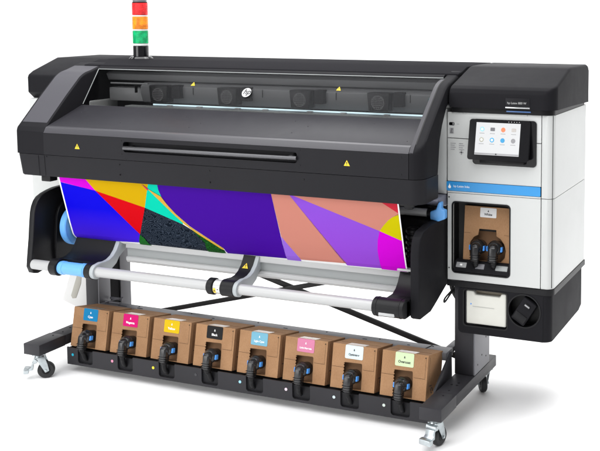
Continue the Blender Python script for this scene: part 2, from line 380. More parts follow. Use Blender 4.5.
# window glass on the plane (.324,1.191)-(.436,1.346)
gy, gz = .112, .155; gl_ = math.hypot(gy, gz); gd = (gy/gl_, gz/gl_)
bm = NB(); prismX(bm, [(.326, 1.193), (.436, 1.346), (.4385, 1.3442), (.3285, 1.1912)], .10, 1.828)
win = part('window', bm, 'window', smooth=False)
bm = NB()
tube(bm, [(.101, .4375, 1.348), (1.829, .4375, 1.348)], .0022, 8, 1); tube(bm, [(.101, .326, 1.194), (.101, .4375, 1.348)], .0020, 8, 1)
part('window_frame', bm, 'alu_mid', win)
bm = NB(); prismX(bm, [(.437, 1.352), (.455, 1.362), (.458, 1.35), (.44, 1.344)], .0965, 1.829, .001); part('window_header', bm, 'charcoal')
# badge on the glass
gm = Matrix.Translation((.944, .378-.002, 1.2665+.001)) @ Matrix.Rotation(-math.atan2(gy, gz), 4, 'X')
bm = NB(); poly_extrude(bm, [(x, 0, z) for x, z in circ(0, 0, .0225, 40)], (0, -.0012, 0), Mx=gm); bdg = part('round_badge', bm, mat('badge_silver', (.45, .45, .46), .35, metal=.3), smooth=False)
ptext('badge_letters', 'hp', .036, gm @ Matrix.Translation((-.0165, -.0016, -.008)) @ Matrix.Rotation(R(90), 4, 'X'), 'ink', bdg, shear=.3, bold=.0006)
for x in (.656, 1.378):
    w = Matrix.Translation((x, .398, 1.296)) @ Matrix.Rotation(-math.atan2(gy, gz), 4, 'X'); psign(0, 0, 0, .022, Mx=w)
# interior seen through the window
bm = NB()
box(bm, .02, 1.885, .56, .80, 1.10, 1.344, 0)                        # back wall of the print zone
box(bm, .098, 1.828, .30, .56, 1.10, 1.150, 0)
part('print_zone', bm, 'matt')
M['inner'] = mat('inner_dark_grey', (.15, .152, .158), .5)
M['inner2'] = mat('inner_grey', (.27, .275, .28), .4)
bm = NB(); prismX(bm, [(.46, 1.20), (.445, 1.24), (.445, 1.275), (.47, 1.29), (.56, 1.29), (.56, 1.20)], .33, 1.80, .003)
rb = part('carriage_beam', bm, 'inner')
bm = NB(); prismX(bm, [(.49, 1.295), (.475, 1.325), (.50, 1.338), (.56, 1.338), (.56, 1.295)], .11, 1.82, .003); part('carriage_rail', bm, 'inner2')
bm = NB(); tube(bm, [(.15, .46, 1.283), (.36, .46, 1.283)], .004, 8, 1); box(bm, .13, .33, .47, .56, 1.20, 1.262, .004); part('rail_end', bm, 'inner2')
for x in (.30, .62, .98, 1.34, 1.68):
    bm = NB(); box(bm, x-.0015, x+.0015, .443, .46, 1.242, 1.275, 0); part('beam_joint', bm, 'matt', rb)
for x in (.458, .822, 1.186, 1.552):
    bm = NB()
    poly_extrude(bm, [(x-.052, .405, 1.283), (x+.052, .405, 1.283), (x+.044, .405, 1.205), (x-.044, .405, 1.205)], (0, .06, 0), .006)
    f = part('fan_housing', bm, mat('fan_plastic', (.006, .006, .007), .35, spec=.3))
    bm = NB(); poly_extrude(bm, [(xx, .403, z) for xx, z in circ(x, 1.242, .030, 28)], (0, .004, 0)); part('fan_ring', bm, mat('fan_ring_grey', (.07, .07, .072), .4), f)
    bm = NB()
    for i in range(-3, 4):
        for j in range(-3, 4):
            if i*i+j*j < 11: box(bm, x+i*.0075-.002, x+i*.0075+.002, .4015, .404, 1.242+j*.0075-.002, 1.242+j*.0075+.002, 0)
    part('fan_grille', bm, 'matt', f)
    bm = NB(); box(bm, x+.060, x+.105, .42, .46, 1.225, 1.285, .004); part('fan_duct', bm, 'matt', f)
bm = NB(); box(bm, .27, 1.79, .405, .455, 1.178, 1.186, .002); part('platen', bm, 'alu_mid')
bm = NB(); box(bm, .40, 1.795, .442, .446, 1.1885, 1.1955, .001)
part('light_bar', bm, mat('lit_bar', (.6, .8, .85), .3, emit=(.72, .92, 1.0, 1.1)))
for x in (.66, 1.0, 1.38, .50, .86, 1.22, 1.58):
    bm = NB(); box(bm, x-.012, x+.012, .425, .441, 1.186, 1.1925, .001); part('bar_clip', bm, 'alu', None)
bm = NB(); box(bm, 1.775, 1.822, .40, .50, 1.19, 1.27, .004); part('end_block', bm, mat('teal_block_plastic', (.02, .09, .10), .3))  # teal block at the right end of the window interior

# ---- body behind the print, underside, side housings
bm = NB(); box(bm, .13, 1.79, .36, .82, .66, 1.10, .01); box(bm, .0, 1.79, .20, .60, .935, 1.05, .005); part('body', bm, 'matt')
bm = NB(); prismX(bm, [(.372, .556), (.372, 1.206), (.83, 1.206), (.83, .556)], -.266, .10, .012, 3); part('left_housing', bm, 'white')
bm = NB(); box(bm, -.262, -.10, .39, .82, .535, .556, .004); part('left_housing_base', bm, 'black')
bm = NB(); box(bm, 1.80, 1.8735, .3585, .80, .894, 1.235, .004); part('front_infill_panel', bm, mat('infill_white', (.50, .515, .51), .4))
# grey curved underside + media rollers on the right
bm = NB(); prismX(bm, [(.262, .885), (.30, .862), (.36, .845), (.42, .85), (.42, .892), (.27, .892)], 1.60, 1.872, .006, 3); part('exit_cover', bm, mat('underside_reflection_blue', (.16, .165, .21), .3))  # bluish reflection on the curved underside put into its base colour
bm = NB(); cyl(bm, (.16, .31, .824), (1.815, .31, .824), .0165, n=24, b=.002); part('exit_roller', bm, mat('polished_roller', (.85, .85, .85), .25, metal=.4))
bm = NB(); cyl(bm, (1.815, .31, .824), (1.845, .31, .824), .022, n=24, b=.002); part('roller_bearing', bm, 'black')
bm = NB(); box(bm, 1.72, 1.80, .335, .36, .772, .80, .002); part('sensor_plate', bm, 'alu_mid')
bm = NB()
for i in range(9): cyl(bm, (1.785, .23, .775-.0225*i), (1.785, .23, .775-.0225*i-.015), .03, n=18, b=.003)
cyl(bm, (1.785, .23, .78), (1.785, .23, .56), .022, n=16); part('ribbed_guide', bm, 'black')
bm = NB(); box(bm, 1.70, 1.834, .262, .40, .54, .80, .006); part('roller_support', bm, 'matt')
# blue release lever
bm = NB(); poly_extrude(bm, [(1.838, .27, .806), (1.838, .27, .838), (1.862, .27, .846), (1.872, .27, .875), (1.884, .27, .878), (1.884, .27, .85), (1.90, .27, .846), (1.90, .27, .812), (1.872, .27, .800)], (0, .03, 0), .005, 3); part('release_lever', bm, 'blue')

# ---- printed sheet holders: side plates
def sideplate(x0, x1, prof, b, m='charcoal'):
    bm = NB(); poly_extrude(bm, [(x0, y, z) for y, z in prof], (x1-x0, 0, 0), b, 3); return part('side_plate', bm, m)
sp = [(.082, .47), (.084, .70), (.09, .742), (.103, .772), (.13, .790), (.20, .80), (.41, .806), (.41, .53), (.36, .522), (.27, .487), (.235, .474), (.20, .462), (.10, .460)]
sideplate(1.835, 1.871, sp, .005)
spl = [(.035, .50), (.040, .54), (.052, .62), (.060, .69), (.066, .735), (.074, .762), (.086, .784), (.104, .800), (.13, .811), (.165, .820), (.20, .826), (.30, .83), (.40, .83), (.40, .56), (.20, .50), (.12, .472), (.075, .463), (.048, .470)]
sideplate(.018, .048, spl, .004, 'black')
sp2 = [(.172, .50), (.166, .56), (.180, .70), (.196, .735), (.215, .752), (.25, .77), (.42, .78), (.42, .50)]
sideplate(.050, .066, sp2, .004, 'black')
bm = NB(); box(bm, .02, .30, .34, .36, .56, .86, .004); part('support_web', bm, 'matt')
# blue hub
bm = NB(); cyl(bm, (.106, .235, .655), (.140, .235, .655), .089, n=64, b=.004)
part('core_hub', bm, 'blue')
# take-up tube, rings
TY, TZ = .05, .510
bm = NB(); cyl(bm, (.048, TY, TZ), (1.74, TY, TZ), .0215, n=40); ttube = part('takeup_tube', bm, 'alu')
bm = NB(); cyl(bm, (.198, TY, TZ), (.345, TY, TZ), .0275, n=40, b=.002)
for x in (.206, .318): cyl(bm, (x, TY, TZ), (x+.02, TY, TZ), .0295, n=40, b=.002)
part('blue_sleeve', bm, 'blue', ttube)
def ring(x0, x1, r, m, name='ring'):
    bm = NB(); cyl(bm, (x0, TY, TZ), (x1, TY, TZ), r, n=40, b=.003); return part(name, bm, m, ttube)
ring(.158, .198, .037, 'black'); 
ring(.966, .996, .034, 'black'); ring(.996, 1.034, .029, mat('clear_collar', (.42, .42, .41), .15, coat=.5))
bm = NB()
random.seed(2)
def labelpatch(bm, x0, x1, a0, a1, r, mi):
    n = 5; t = bmesh.new(); pr = None
    for i in range(n+1):
        a = R(a0+(a1-a0)*i/n); y = TY-r*math.cos(a); z = TZ+r*math.sin(a)
        c = (t.verts.new((x0, y, z)), t.verts.new((x1, y, z)))
        if pr: t.faces.new((pr[0], pr[1], c[1], c[0]))
        pr = c
    merge(bm, t, None, mi)
labelpatch(bm, 1.000, 1.028, 30, 62, .0296, 0); labelpatch(bm, 1.000, 1.012, -40, 2, .0296, 1); labelpatch(bm, 1.014, 1.030, -30, 12, .0296, 0)
labelpatch(bm, 1.003, 1.009, -25, -12, .0298, 2); labelpatch(bm, 1.018, 1.026, -10, -2, .0298, 2)
part('collar_labels', bm, ['whiteprint', 'yellow', 'ink'], ttube, smooth=False)
# right clamp
bm = NB(); cyl(bm, (1.705, TY, TZ), (1.835, TY, TZ), .036, n=40, b=.003); box(bm, 1.74, 1.835, TY, .16, TZ-.036, TZ+.03, .004); clampR = part('tube_clamp', bm, 'black')
bm = NB(); box(bm, 1.735, 1.80, TY-.036, TY-.028, TZ-.024, TZ-.012, .002); part('clamp_slot', bm, 'alu', clampR)
for x in (1.718, 1.812):
    bm = NB(); cyl(bm, (x, TY, TZ), (x+.006, TY, TZ), .0375, n=40, b=.001); part('clamp_ridge', bm, 'black', clampR)
# aluminium bar
bm = NB(); prismX(bm, [(.30, .622), (.205, .622), (.198, .616), (.193, .586), (.205, .583), (.205, .548), (.194, .545), (.194, .532), (.202, .520), (.30, .520)], .43, 1.742, .0015)
bar = part('deflector_bar', bm, 'alu')
bm = NB(); box(bm, .431, 1.741, .2035, .206, .5485, .5825, 0); part('bar_channel', bm, 'alu_mid', bar)
bm = NB(); box(bm, .225, .43, .198, .24, .612, .622, .001); part('bar_tongue', bm, 'alu')
ARC = [(.2, .618), (.188, .597), (.172, .573), (.150, .553), (.125, .542), (.10, .539), (.075, .5415)]
LOW = [(.10, .494), (.14, .503), (.17, .520), (.19, .545), (.215, .56), (.25, .58), (.25, .618)]
def loop(r, dz=0): return [(y, z+dz) for y, z in ARC]+[(TY-r*math.sin(R(q)), TZ+r*math.cos(R(q))) for q in range(0, 200, 12)]+LOW
def arm(x0, xr, x1, xb):
    bm = NB()
    if xr > x0: prismX(bm, ARC+[(.075, .530), (.10, .524), (.15, .535), (.19, .56), (.25, .60), (.25, .618)], x0, xr)
    prismX(bm, loop(.034), xr, x1); a = part('saddle', bm, 'black', None)
    bm = NB(); prismX(bm, loop(.031, .003), x1, xb, .0015); part('saddle_bracket', bm, 'bracket', a)
    return a
aL = arm(.16, .350, .378, .398); aC = arm(1.034, 1.034, 1.092, 1.110)
ar = [(.2, .618), (.188, .597), (.172, .573), (.150, .553), (.125, .542), (.10, .539), (.06, .54)]
bm = NB(); prismX(bm, ar+[(.06, .50), (.20, .50), (.30, .55), (.30, .618)], 1.744, 1.835); part('saddle', bm, 'black')
bm = NB(); box(bm, 1.742, 1.80, .17, .30, .619, .626, .001); part('bar_end', bm, 'alu')
s = Matrix.Translation((1.062, .166, .573)) @ Matrix.Rotation(-R(38), 4, 'X'); psign(0, 0, 0, .028, Mx=s)
for x0, x1 in ((1.02, 1.045), (1.08, 1.105)):
    bm = NB(); box(bm, x0, x1, .195, .25, .617, .630, .001); part('bar_catch', bm, 'matt')

# ---- right cabinet
X0, X1, Y0, YB = 1.880, 2.309, .354, .868
bm = NB(); cr_ = corner(X1, Y0, .032)
rows(bm, yrows(Y0+.001, .032, [.868]), lambda y: 2.2635, lambda y: cr_(y), lambda y: 1.222, lambda y: .904, .001)
cabs = part('side_panel_upper', bm, 'white')
bm = NB(); rows(bm, yrows(Y0+.001, .032, [.868]), lambda y: 2.2635, lambda y: cr_(y), lambda y: .9015, lambda y: .552, .001)
part('side_panel_lower', bm, 'white')
bm = NB(); box(bm, 1.884, 2.304, .43, .866, .556, 1.2225, 0); box(bm, 1.884, 2.304, Y0+.012, .43, .905, 1.221, 0); box(bm, 1.884, 1.897, Y0+.012, .43, .556, .905, 0); box(bm, 2.145, 2.304, Y0+.012, .43, .556, .905, 0)
part('cabinet_core', bm, 'seam')
def flat(name, pts, y0, y1, m, holes=(), parent=None, label=None):
    bm = NB(); plate(bm, pts, holes, y0, y1); return part(name, bm, m, parent, smooth=False, label=label)
# upper panel with screen recess
scr_hole = rrect(1.985, 2.243, 1.022, 1.200, .014)
flat('upper_panel', [(X0, 1.1215), (2.2605, 1.1165), (2.2605, 1.2215), (X0, 1.2215)], Y0, Y0+.014, 'white')
flat('middle_panel', [(X0, .949), (2.2605, .949), (2.2605, 1.1135), (X0, 1.1185)], Y0, Y0+.014, 'white')
flat('blue_band', rrect(X0-.004, 2.2595, .911, .9475, .004), Y0-.003, Y0+.006, 'bluestrip')
flat('band_shadow_lip', [(X0, .9035), (2.2605, .9035), (2.2605, .9095), (X0, .9095)], Y0-.001, Y0+.014, 'white')
door = flat('ink_door', [(X0, .553), (2.2605, .553), (2.2605, .9015), (X0, .9015)], Y0-.0005, Y0+.018, 'white', [rrect(1.899, 2.139, .583, .868, .016)])
# compartment walls
bm = NB()
for b_ in ((1.886, 1.8985, Y0+.018, .55, .575, .875), (2.1395, 2.146, Y0+.018, .55, .575, .875), (1.886, 2.146, .55, .56, .575, .875), (1.886, 2.146, Y0+.018, .55, .869, .876), (1.886, 2.146, Y0+.018, .55, .570, .5825)): box(bm, *b_, 0)
part('door_compartment', bm, 'black')
flat('door_gasket', rrect(1.897, 2.141, .581, .870, .017), Y0-.0025, Y0+.004, 'black', [rrect(1.902, 2.136, .586, .865, .014)])
for z in (.60, .885):
    bm = NB(); cyl(bm, (X0+.006, Y0-.002, z), (X0+.006, Y0+.003, z), .003, n=10); part('door_screw', bm, 'ink', door)
# labels on the panels
flat('power_switch', rrect(1.886, 1.908, 1.170, 1.182, .004, 4), Y0-.0015, Y0+.002, 'gloss')
bm = NB(); box(bm, 1.901, 1.905, Y0-.0022, Y0, 1.172, 1.180, .0005); part('switch_rocker', bm, 'alu')
bm = NB(); box(bm, 1.888, 1.905, Y0-.0008, Y0, 1.138, 1.160, 0, mi=0)
for q in range(5): box(bm, 1.890+.001*q, 1.902-.0015*(q % 3), Y0-.0012, Y0, 1.140+.004*q, 1.1415+.004*q, 0, mi=1)
part('hazard_label', bm, ['greyprint', 'ink'], smooth=False)
bm = NB(); box(bm, 1.918, 1.928, Y0-.0006, Y0+.001, 1.1745, 1.1765, 0); part('switch_print', bm, 'greyprint', smooth=False)
bm = NB()
for k, x in enumerate((1.892, 1.927)):
    for q in range(4): box(bm, x, x+.022-.005*((q+k) % 2), Y0-.0008, Y0+.001, 1.098-.008*q, 1.1005-.008*q, 0)
box(bm, 1.929, 1.946, Y0-.0008, Y0+.001, 1.062, 1.067, 0); box(bm, 1.935, 1.940, Y0-.0008, Y0+.001, 1.055, 1.072, 0)
part('notice_print', bm, 'greyprint', smooth=False)
bm = NB()
cyl(bm, (1.912, .362, .9285), (1.912, .362, .9286), .001, n=6)
bm.free()
ptext('band_text', 'hp Latex Inks', .0125, XZ(1.905, Y0-.0035, .926), 'whiteprint')
bm = NB(); poly_extrude(bm, [(1.889+.006*math.sin(a), Y0-.003, .926-.006*math.cos(a)+(.008 if abs(a-math.pi) < .3 else 0)) for a in [2*math.pi*i/16 for i in range(16)]], (0, -.0006, 0)); part('drop_symbol', bm, 'whiteprint', smooth=False)
# touch screen
sbk = flat('screen_recess', rrect(1.985, 2.243, 1.022, 1.200, .014), Y0-.004, Y0+.004, 'gloss')
def tilt(pts, y0, y1, z0, z1):   # y from z
    return [(x, y0+(y1-y0)*(z-z0)/(z1-z0), z) for x, z in pts]
def tpanel(name, pts, off, th, m, parent=None):
    bm = NB(); poly_extrude(bm, [(x, y-off, z) for x, y, z in tilt(pts, .312, .345, 1.05, 1.20)], (0, th, 0)); return part(name, bm, m, parent, smooth=False)
ts = tpanel('touchscreen', rrect(1.976, 2.221, 1.046, 1.1995, .010), 0, .014, 'gloss')
dsp = tpanel('display', [(2.005, 1.066), (2.183, 1.066), (2.183, 1.188), (2.005, 1.188)], .0008, .0006, mat('lit_display', (.2, .2, .2), .2, emit=(.86, .88, .90, .62)), ts)
iconc = [(.25, .55, .70), (.12, .12, .13), (.75, .18, .08), (.40, .38, .36), (.35, .35, .28), (.03, .30, .55), (.03, .25, .48), (.22, .22, .23)]
for r_ in range(2):
    for c_ in range(4):
        cx, cz = 2.030+.0425*c_, 1.163-.040*r_
        k = r_*4+c_
        tpanel('icon', circ(cx, cz, .0088, 20) if k not in (1, 3) else rrect(cx-.009, cx+.009, cz-.006, cz+.007, .002, 3), .0016, .0005, mat('icon_paint', iconc[k], .4), ts)
        tpanel('icon_caption', [(cx-.010, cz-.0165), (cx+.010, cz-.0165), (cx+.010, cz-.0145), (cx-.010, cz-.0145)], .0014, .0004, 'greyprint', ts)
        if k in (0, 4, 5): tpanel('icon_inner', circ(cx, cz, .005, 14), .0020, .0003, 'paper', ts)
tpanel('task_bar', [(2.006, 1.0675), (2.182, 1.0675), (2.182, 1.0735), (2.006, 1.0735)], .0013, .0004, 'greyprint', ts)
tpanel('home_mark', circ(2.092, 1.0705, .003, 12), .0020, .0003, 'ink', ts)
for x in (2.135, 2.146, 2.157, 2.167, 2.177): tpanel('status_dot', circ(x, 1.1935, .0016, 8), .0010, .0004, 'alu', ts)
bm = NB(); box(bm, 2.02, 2.20, .33, .352, 1.030, 1.048, .004); part('screen_hinge', bm, 'black')
# small feet / hinges on top edge
for x in (1.905, 1.95, 2.20):
    bm = NB(); box(bm, x-.006, x+.006, Y0-.003, Y0+.01, 1.217, 1.226, .001); part('cabinet_clip', bm, 'alu')
# base lip and waste housing
bm = NB(); t_ = corner(X1+.003, Y0-.003, .034); rows(bm, yrows(Y0-.003, .034, [.872]), lambda y: X0-.002, lambda y: t_(y), lambda y: .5505, lambda y: .527, .001); part('cabinet_base', bm, 'black')
WY = .350
bo = rrect(1.951, 2.129, .376, .522, .012); rc = circ(2.199, .4585, .064, 40)
bm = NB(); plate(bm, [p for p in rrect(1.926, 2.2745, .343, .5265, .018, 6) if p[0] < 2.1]+[(2.2745, .343), (2.2745, .5265)], [bo, rc], WY, WY+.03); wf = part('waste_front', bm, 'charcoal')
c2 = corner(2.304, WY+.001, .035)
def zb_w(y): return .343
bm = NB(); rows(bm, yrows(WY+.001, .034, [.80, .845]), lambda y: 2.2745, lambda y: c2(y), lambda y: .5265, interp([(WY, .343), (.79, .343), (.845, .36)]), .001)
box(bm, 1.93, 2.28, .50, .80, .345, .526, 0); box(bm, 1.928, 1.9505, WY+.03, .5, .346, .526, 0); box(bm, 2.13, 2.134, WY+.03, .5, .346, .526, 0)
box(bm, 1.93, 2.28, WY+.03, .5, .3435, .375, 0); box(bm, 1.93, 2.28, WY+.03, .5, .5225, .5265, 0); box(bm, 2.264, 2.28, WY+.03, .5, .346, .526, 0)
part('waste_housing', bm, 'charcoal')
bm = NB(); poly_extrude(bm, [(x, WY+.05, z) for x, z in circ(2.199, .4585, .067, 40)], (0, .04, 0)); part('knob_well', bm, 'black')
flat('well_rim', circ(2.199, .4585, .068, 48), WY-.002, WY+.004, 'black', [circ(2.199, .4585, .0625, 48)])
km = Matrix.Translation((2.199, WY+.03, .4585)) @ Matrix.Rotation(R(32), 4, 'Y')
bm = NB(); box(bm, -.030, .030, -.036, .02, -.052, .050, .005, Mx=km); kn = part('drain_knob', bm, 'charcoal')
bm = NB(); box(bm, -.026, .026, -.0385, -.03, -.045, -.012, .003, Mx=km); box(bm, -.012, .012, -.039, -.03, .018, .036, .003, Mx=km); part('knob_face', bm, 'black', kn)
bm = NB(); box(bm, -.011, .011, -.0405, -.038, .024, .030, .001, Mx=km); part('knob_mark', bm, 'greyprint', kn)
flat('bottle_rim', rrect(1.946, 2.134, .371, .527-.003, .014), WY-.0018, WY+.004, 'black', [rrect(1.951, 2.129, .376, .521, .012)])

# ---- stand: columns, feet, shelf, braces, tray
def foot(x0, x1):
    bm = NB(); box(bm, x0, x1, 0, .157, .1175, .1665, .003); box(bm, x0+.0015, x1-.0015, .159, .63, .119, .1645, .002)
    for y in (.13, .19, .60): cyl(bm, ((x0+x1)/2, y, .16), ((x0+x1)/2, y, .1672 if y < .15 else .1655), .004, n=12, mi=1)
    for y, dx in ((.25, .01), (.25, -.012), (.275, .008)): cyl(bm, ((x0+x1)/2+dx, y, .16), ((x0+x1)/2+dx, y, .1655), .005, n=12, mi=1)
    return part('foot', bm, ['steel_dark', 'matt'])
foot(.021, .110); foot(1.905, 1.994)
# right column
bm = NB(); box(bm, 1.906, 1.984, .362, .42, .1655, .53, .003); part('column', bm, 'steel_dark')
bm = NB(); plate(bm, [(.0, .167), (.0, .53), (.145, .53), (.145, .167)], [], 0, .004, Mx=None)
bm.free(); bm = NB(); box(bm, 1.983, 1.991, .368, .545, .1655, .53, .0015)
for y, z in ((.50, .30), (.50, .285), (.45, .225), (.50, .205), (.40, .20)): cyl(bm, (1.989, y, z), (1.9915, y, z), .0035, n=12, mi=1)
part('column_cover', bm, ['steel_grey', 'matt'])
bm = NB(); box(bm, 1.91, 1.983, .42, .54, .1655, .53, 0); part('column_core', bm, 'matt')
# left column
bm = NB(); box(bm, .048, .120, .365, .435, .15, .66, .003); part('column', bm, 'steel_dark')
bm = NB(); box(bm, .118, .124, .366, .445, .15, .66, .0015); box(bm, .118, .124, .516, .59, .15, .66, .0015); part('column_cover', bm, 'steel_grey')
bm = NB(); box(bm, .05, .118, .435, .58, .15, .66, 0); part('column_core', bm, 'matt')
# gusset plates beside the tray
bm = NB(); poly_extrude(bm, [(1.893, .17, .115), (1.893, .17, .165), (1.893, .34, .262), (1.893, .345, .115)], (.010, 0, 0), .001); part('gusset', bm, 'steel_dark')
bm = NB(); poly_extrude(bm, [(.112, .19, .11), (.112, .19, .14), (.112, .34, .23), (.112, .345, .11)], (.010, 0, 0), .001); part('gusset', bm, 'steel_dark')
# shelf
bm = NB(); box(bm, .122, 1.880, .338, .412, .222, .253, .002)
box(bm, 1.850, 1.880, .412, .50, .232, .2535, .002)
part('shelf', bm, 'steel_grey')
bm = NB()
for x in (.33, .62, .97, 1.31, 1.56, 1.80): cyl(bm, (x, .395, .25), (x, .395, .2538), .0035, n=10)
for x, w in ((.25, .05), (.35, .03), (.75, .012), (1.12, .02), (1.50, .02), (1.70, .012)): box(bm, x-w/2, x+w/2, .372, .377, .25, .2536, 0)
poly_extrude(bm, [(1.775, .345, .2532), (1.781, .345, .2532), (1.795, .405, .2532), (1.789, .405, .2532)], (0, 0, .0006))
part('shelf_slots', bm, 'matt')
bm = NB(); box(bm, .13, .20, .43, .44, .256, .268, .002); box(bm, .14, .225, .385, .395, .254, .262, .002); tube(bm, [(.15, .37, .258), (.20, .44, .27)], .003, 8, 1); part('cable_tray', bm, 'steel_grey')
# cross braces
def brace(p, q, w, m='matt'):
    bm = NB(); p, q = Vector(p), Vector(q); d = q-p; L = d.length; Mx = Matrix.Translation(p) @ d.to_track_quat('X', 'Z').to_matrix().to_4x4()
    box(bm, 0, L, -.008, .008, -w/2, w/2, .002, Mx=Mx); return part('cross_brace', bm, m)
brace((.30, .47, .195), (1.86, .47, .60), .020, 'rubber'); 
b2 = brace((1.86, .505, .185), (.30, .505, .60), .022, 'rubber')
# rear rail between the columns
# cables
bm = NB(); tube(bm, [(1.92, .42, .54), (1.885, .40, .50), (1.862, .37, .468), (1.87, .35, .46), (1.89, .40, .50), (1.93, .45, .54)], .0035, 8)
part('cable', bm, 'rubber')
bm = NB(); tube(bm, [(1.86, .44, .52), (1.865, .45, .48), (1.885, .46, .44), (1.92, .46, .41), (1.96, .46, .40)], .010, 10); part('hose', bm, 'rubber')
# white tank at the left column
bm = NB()
poly_extrude(bm, [(-.044, .372, .40), (.046, .372, .40), (.046, .372, .215), (-.005, .372, .213), (-.100, .372, .240), (-.104, .372, .250)], (0, .16, 0), .006, 3)
tk = part('rinse_tank', bm, mat('tank_plastic', (.58, .58, .57), .35))
bm = NB(); poly_extrude(bm, [(-.004, .370, .385), (.020, .370, .385), (.014, .370, .335), (-.018, .370, .262), (-.040, .370, .258), (-.048, .370, .272)], (0, .004, 0), .0015); part('tank_slot', bm, mat('tank_slot', (.34, .33, .29), .5), tk)  # sunken slot drawn as a thin darker beige plate on the tank
# tray for the ink boxes
BX, PITCH, BW, BH, BD = .130, .2195, .195, .174, .150
n8 = 8
outer = [(.124, .037), (1.900, .037), (1.900, .112)]
tops = []
for i in reversed(range(n8)):
    cx = BX+PITCH*i+BW*.49; w = .041
    tops += [(cx+w, .112)]+[(cx+(w-.012)+.012*math.cos(R(-a)), .060+.012*math.sin(R(-a))) for a in range(0, 91, 30)]+[(cx-(w-.012)-.012*math.sin(R(a)), .060-.012*math.cos(R(a))) for a in range(0, 91, 30)]+[(cx-w, .112)]
outer += tops+[(.124, .115)]
bm = NB(); plate(bm, outer, [], .150, .156)
box(bm, .1245, 1.8995, .166, .168, .038, .100, 0); box(bm, .1245, .130, .157, .34, .04, .11, 0)
tray = part('tray', bm, 'steel_dark', smooth=False)
for i in range(8):
    cx = BX+PITCH*i+BW*.49; bm = NB()
    box(bm, cx-.043, cx+.043, .1575, .1645, .052, .104, .002); part('hose_pocket', bm, mat('pocket_plastic', (.012, .012, .014), .5, spec=.2), tray)
bm = NB(); poly_extrude(bm, [(.131, .162, .100), (.131, .338, .075), (.131, .338, .07), (.131, .162, .095)], (1.768, 0, 0)); part('tray_floor', bm, 'matt', tray)
DOT = [(.0, .35, .50), (.72, .25, .38), (.80, .66, .03), (.035, .035, .04), (.30, .62, .78), (.80, .62, .74), (.55, .66, .70), (.55, .62, .58)]
for i in range(8):
    x = BX+PITCH*i+.026
    bm = NB(); cyl(bm, (x, .1485, .083), (x, .152, .083), .0062, n=16); part('colour_dot', bm, mat('dot', DOT[i], .5), tray)

# ---- casters
def caster(x, y, turn, brake=True):
    T = Matrix.Translation((x, y, 0)) @ Matrix.Rotation(R(turn), 4, 'Z')
    def tf(bm): bmesh.ops.transform(bm, matrix=T, verts=bm.verts); return bm
    bm = NB(); box(bm, -.030, .030, -.028, .028, .1115, .1170, .002); cyl(bm, (0, 0, .096), (0, 0, .112), .022, .017, 24, b=.002)
    # fork: two cheeks with a sloping outline, wheel offset along +y
    for s in (-1, 1):
        pts = [(s*.018, -.016, .100), (s*.018, .022, .100), (s*.018, .034, .066), (s*.018, .040, .036), (s*.018, .024, .028), (s*.018, .006, .060)]
        poly_extrude(bm, pts, (s*.003, 0, 0), .0008)
    box(bm, -.021, .021, -.017, .022, .094, .100, .002)
    cyl(bm, (-.026, .026, .037), (.026, .026, .037), .0055, n=12, b=.001)
    c = part('caster', tf(bm), 'zinc')
    bm = NB(); cyl(bm, (-.013, .026, .0365), (.013, .026, .0365), .0362, n=40, b=.005); part('wheel', tf(bm), 'rubber', c)
    bm = NB(); cyl(bm, (-.0145, .026, .0365), (.0145, .026, .0365), .018, n=24, b=.002); part('wheel_hub', tf(bm), 'black', c)
    if brake:
        bm = NB(); poly_extrude(bm, [(-.020, -.010, .088), (-.020, -.030, .078), (-.020, -.034, .058), (-.020, -.050, .048), (-.020, -.050, .042), (-.020, -.026, .044), (-.020, -.024, .070), (-.020, -.006, .080)], (.040, 0, 0), .0015)
        cyl(bm, (-.024, -.016, .084), (.024, -.016, .084), .010, n=16, b=.002)
        box(bm, -.026, .026, -.066, -.044, .030, .052, .004)
        part('brake_pedal', tf(bm), 'zinc', c)
    return c
caster(1.950, .045, -14); caster(.066, .045, -52); caster(1.950, .600, 35, False); caster(.065, .600, 30, False)

# ---- stack light
SX, SY = .198, .62
bm = NB(); cyl(bm, (SX, SY, 1.388), (SX, SY, 1.400), .056, .050, 40, b=.003); cyl(bm, (SX, SY, 1.400), (SX, SY, 1.452), .036, .036, 40, b=.002)
sl = part('signal_light', bm, 'gloss')
def seg(z0, z1, r, m, name):
    bm = NB(); cyl(bm, (SX, SY, z0), (SX, SY, z1), r, n=40, b=.0015); return part(name, bm, m, sl)
seg(1.452, 1.463, .0345, 'paper', 'spacer_ring'); seg(1.463, 1.523, .0362, 'green', 'green_lens'); seg(1.523, 1.531, .0345, 'paper', 'spacer_ring')
seg(1.531, 1.590, .0362, 'amber', 'amber_lens'); seg(1.590, 1.598, .0345, 'paper', 'spacer_ring'); seg(1.598, 1.655, .0362, 'red', 'red_lens')
seg(1.655, 1.660, .035, 'black', 'top_ring'); seg(1.660, 1.672, .032, 'steel_grey', 'top_cap')

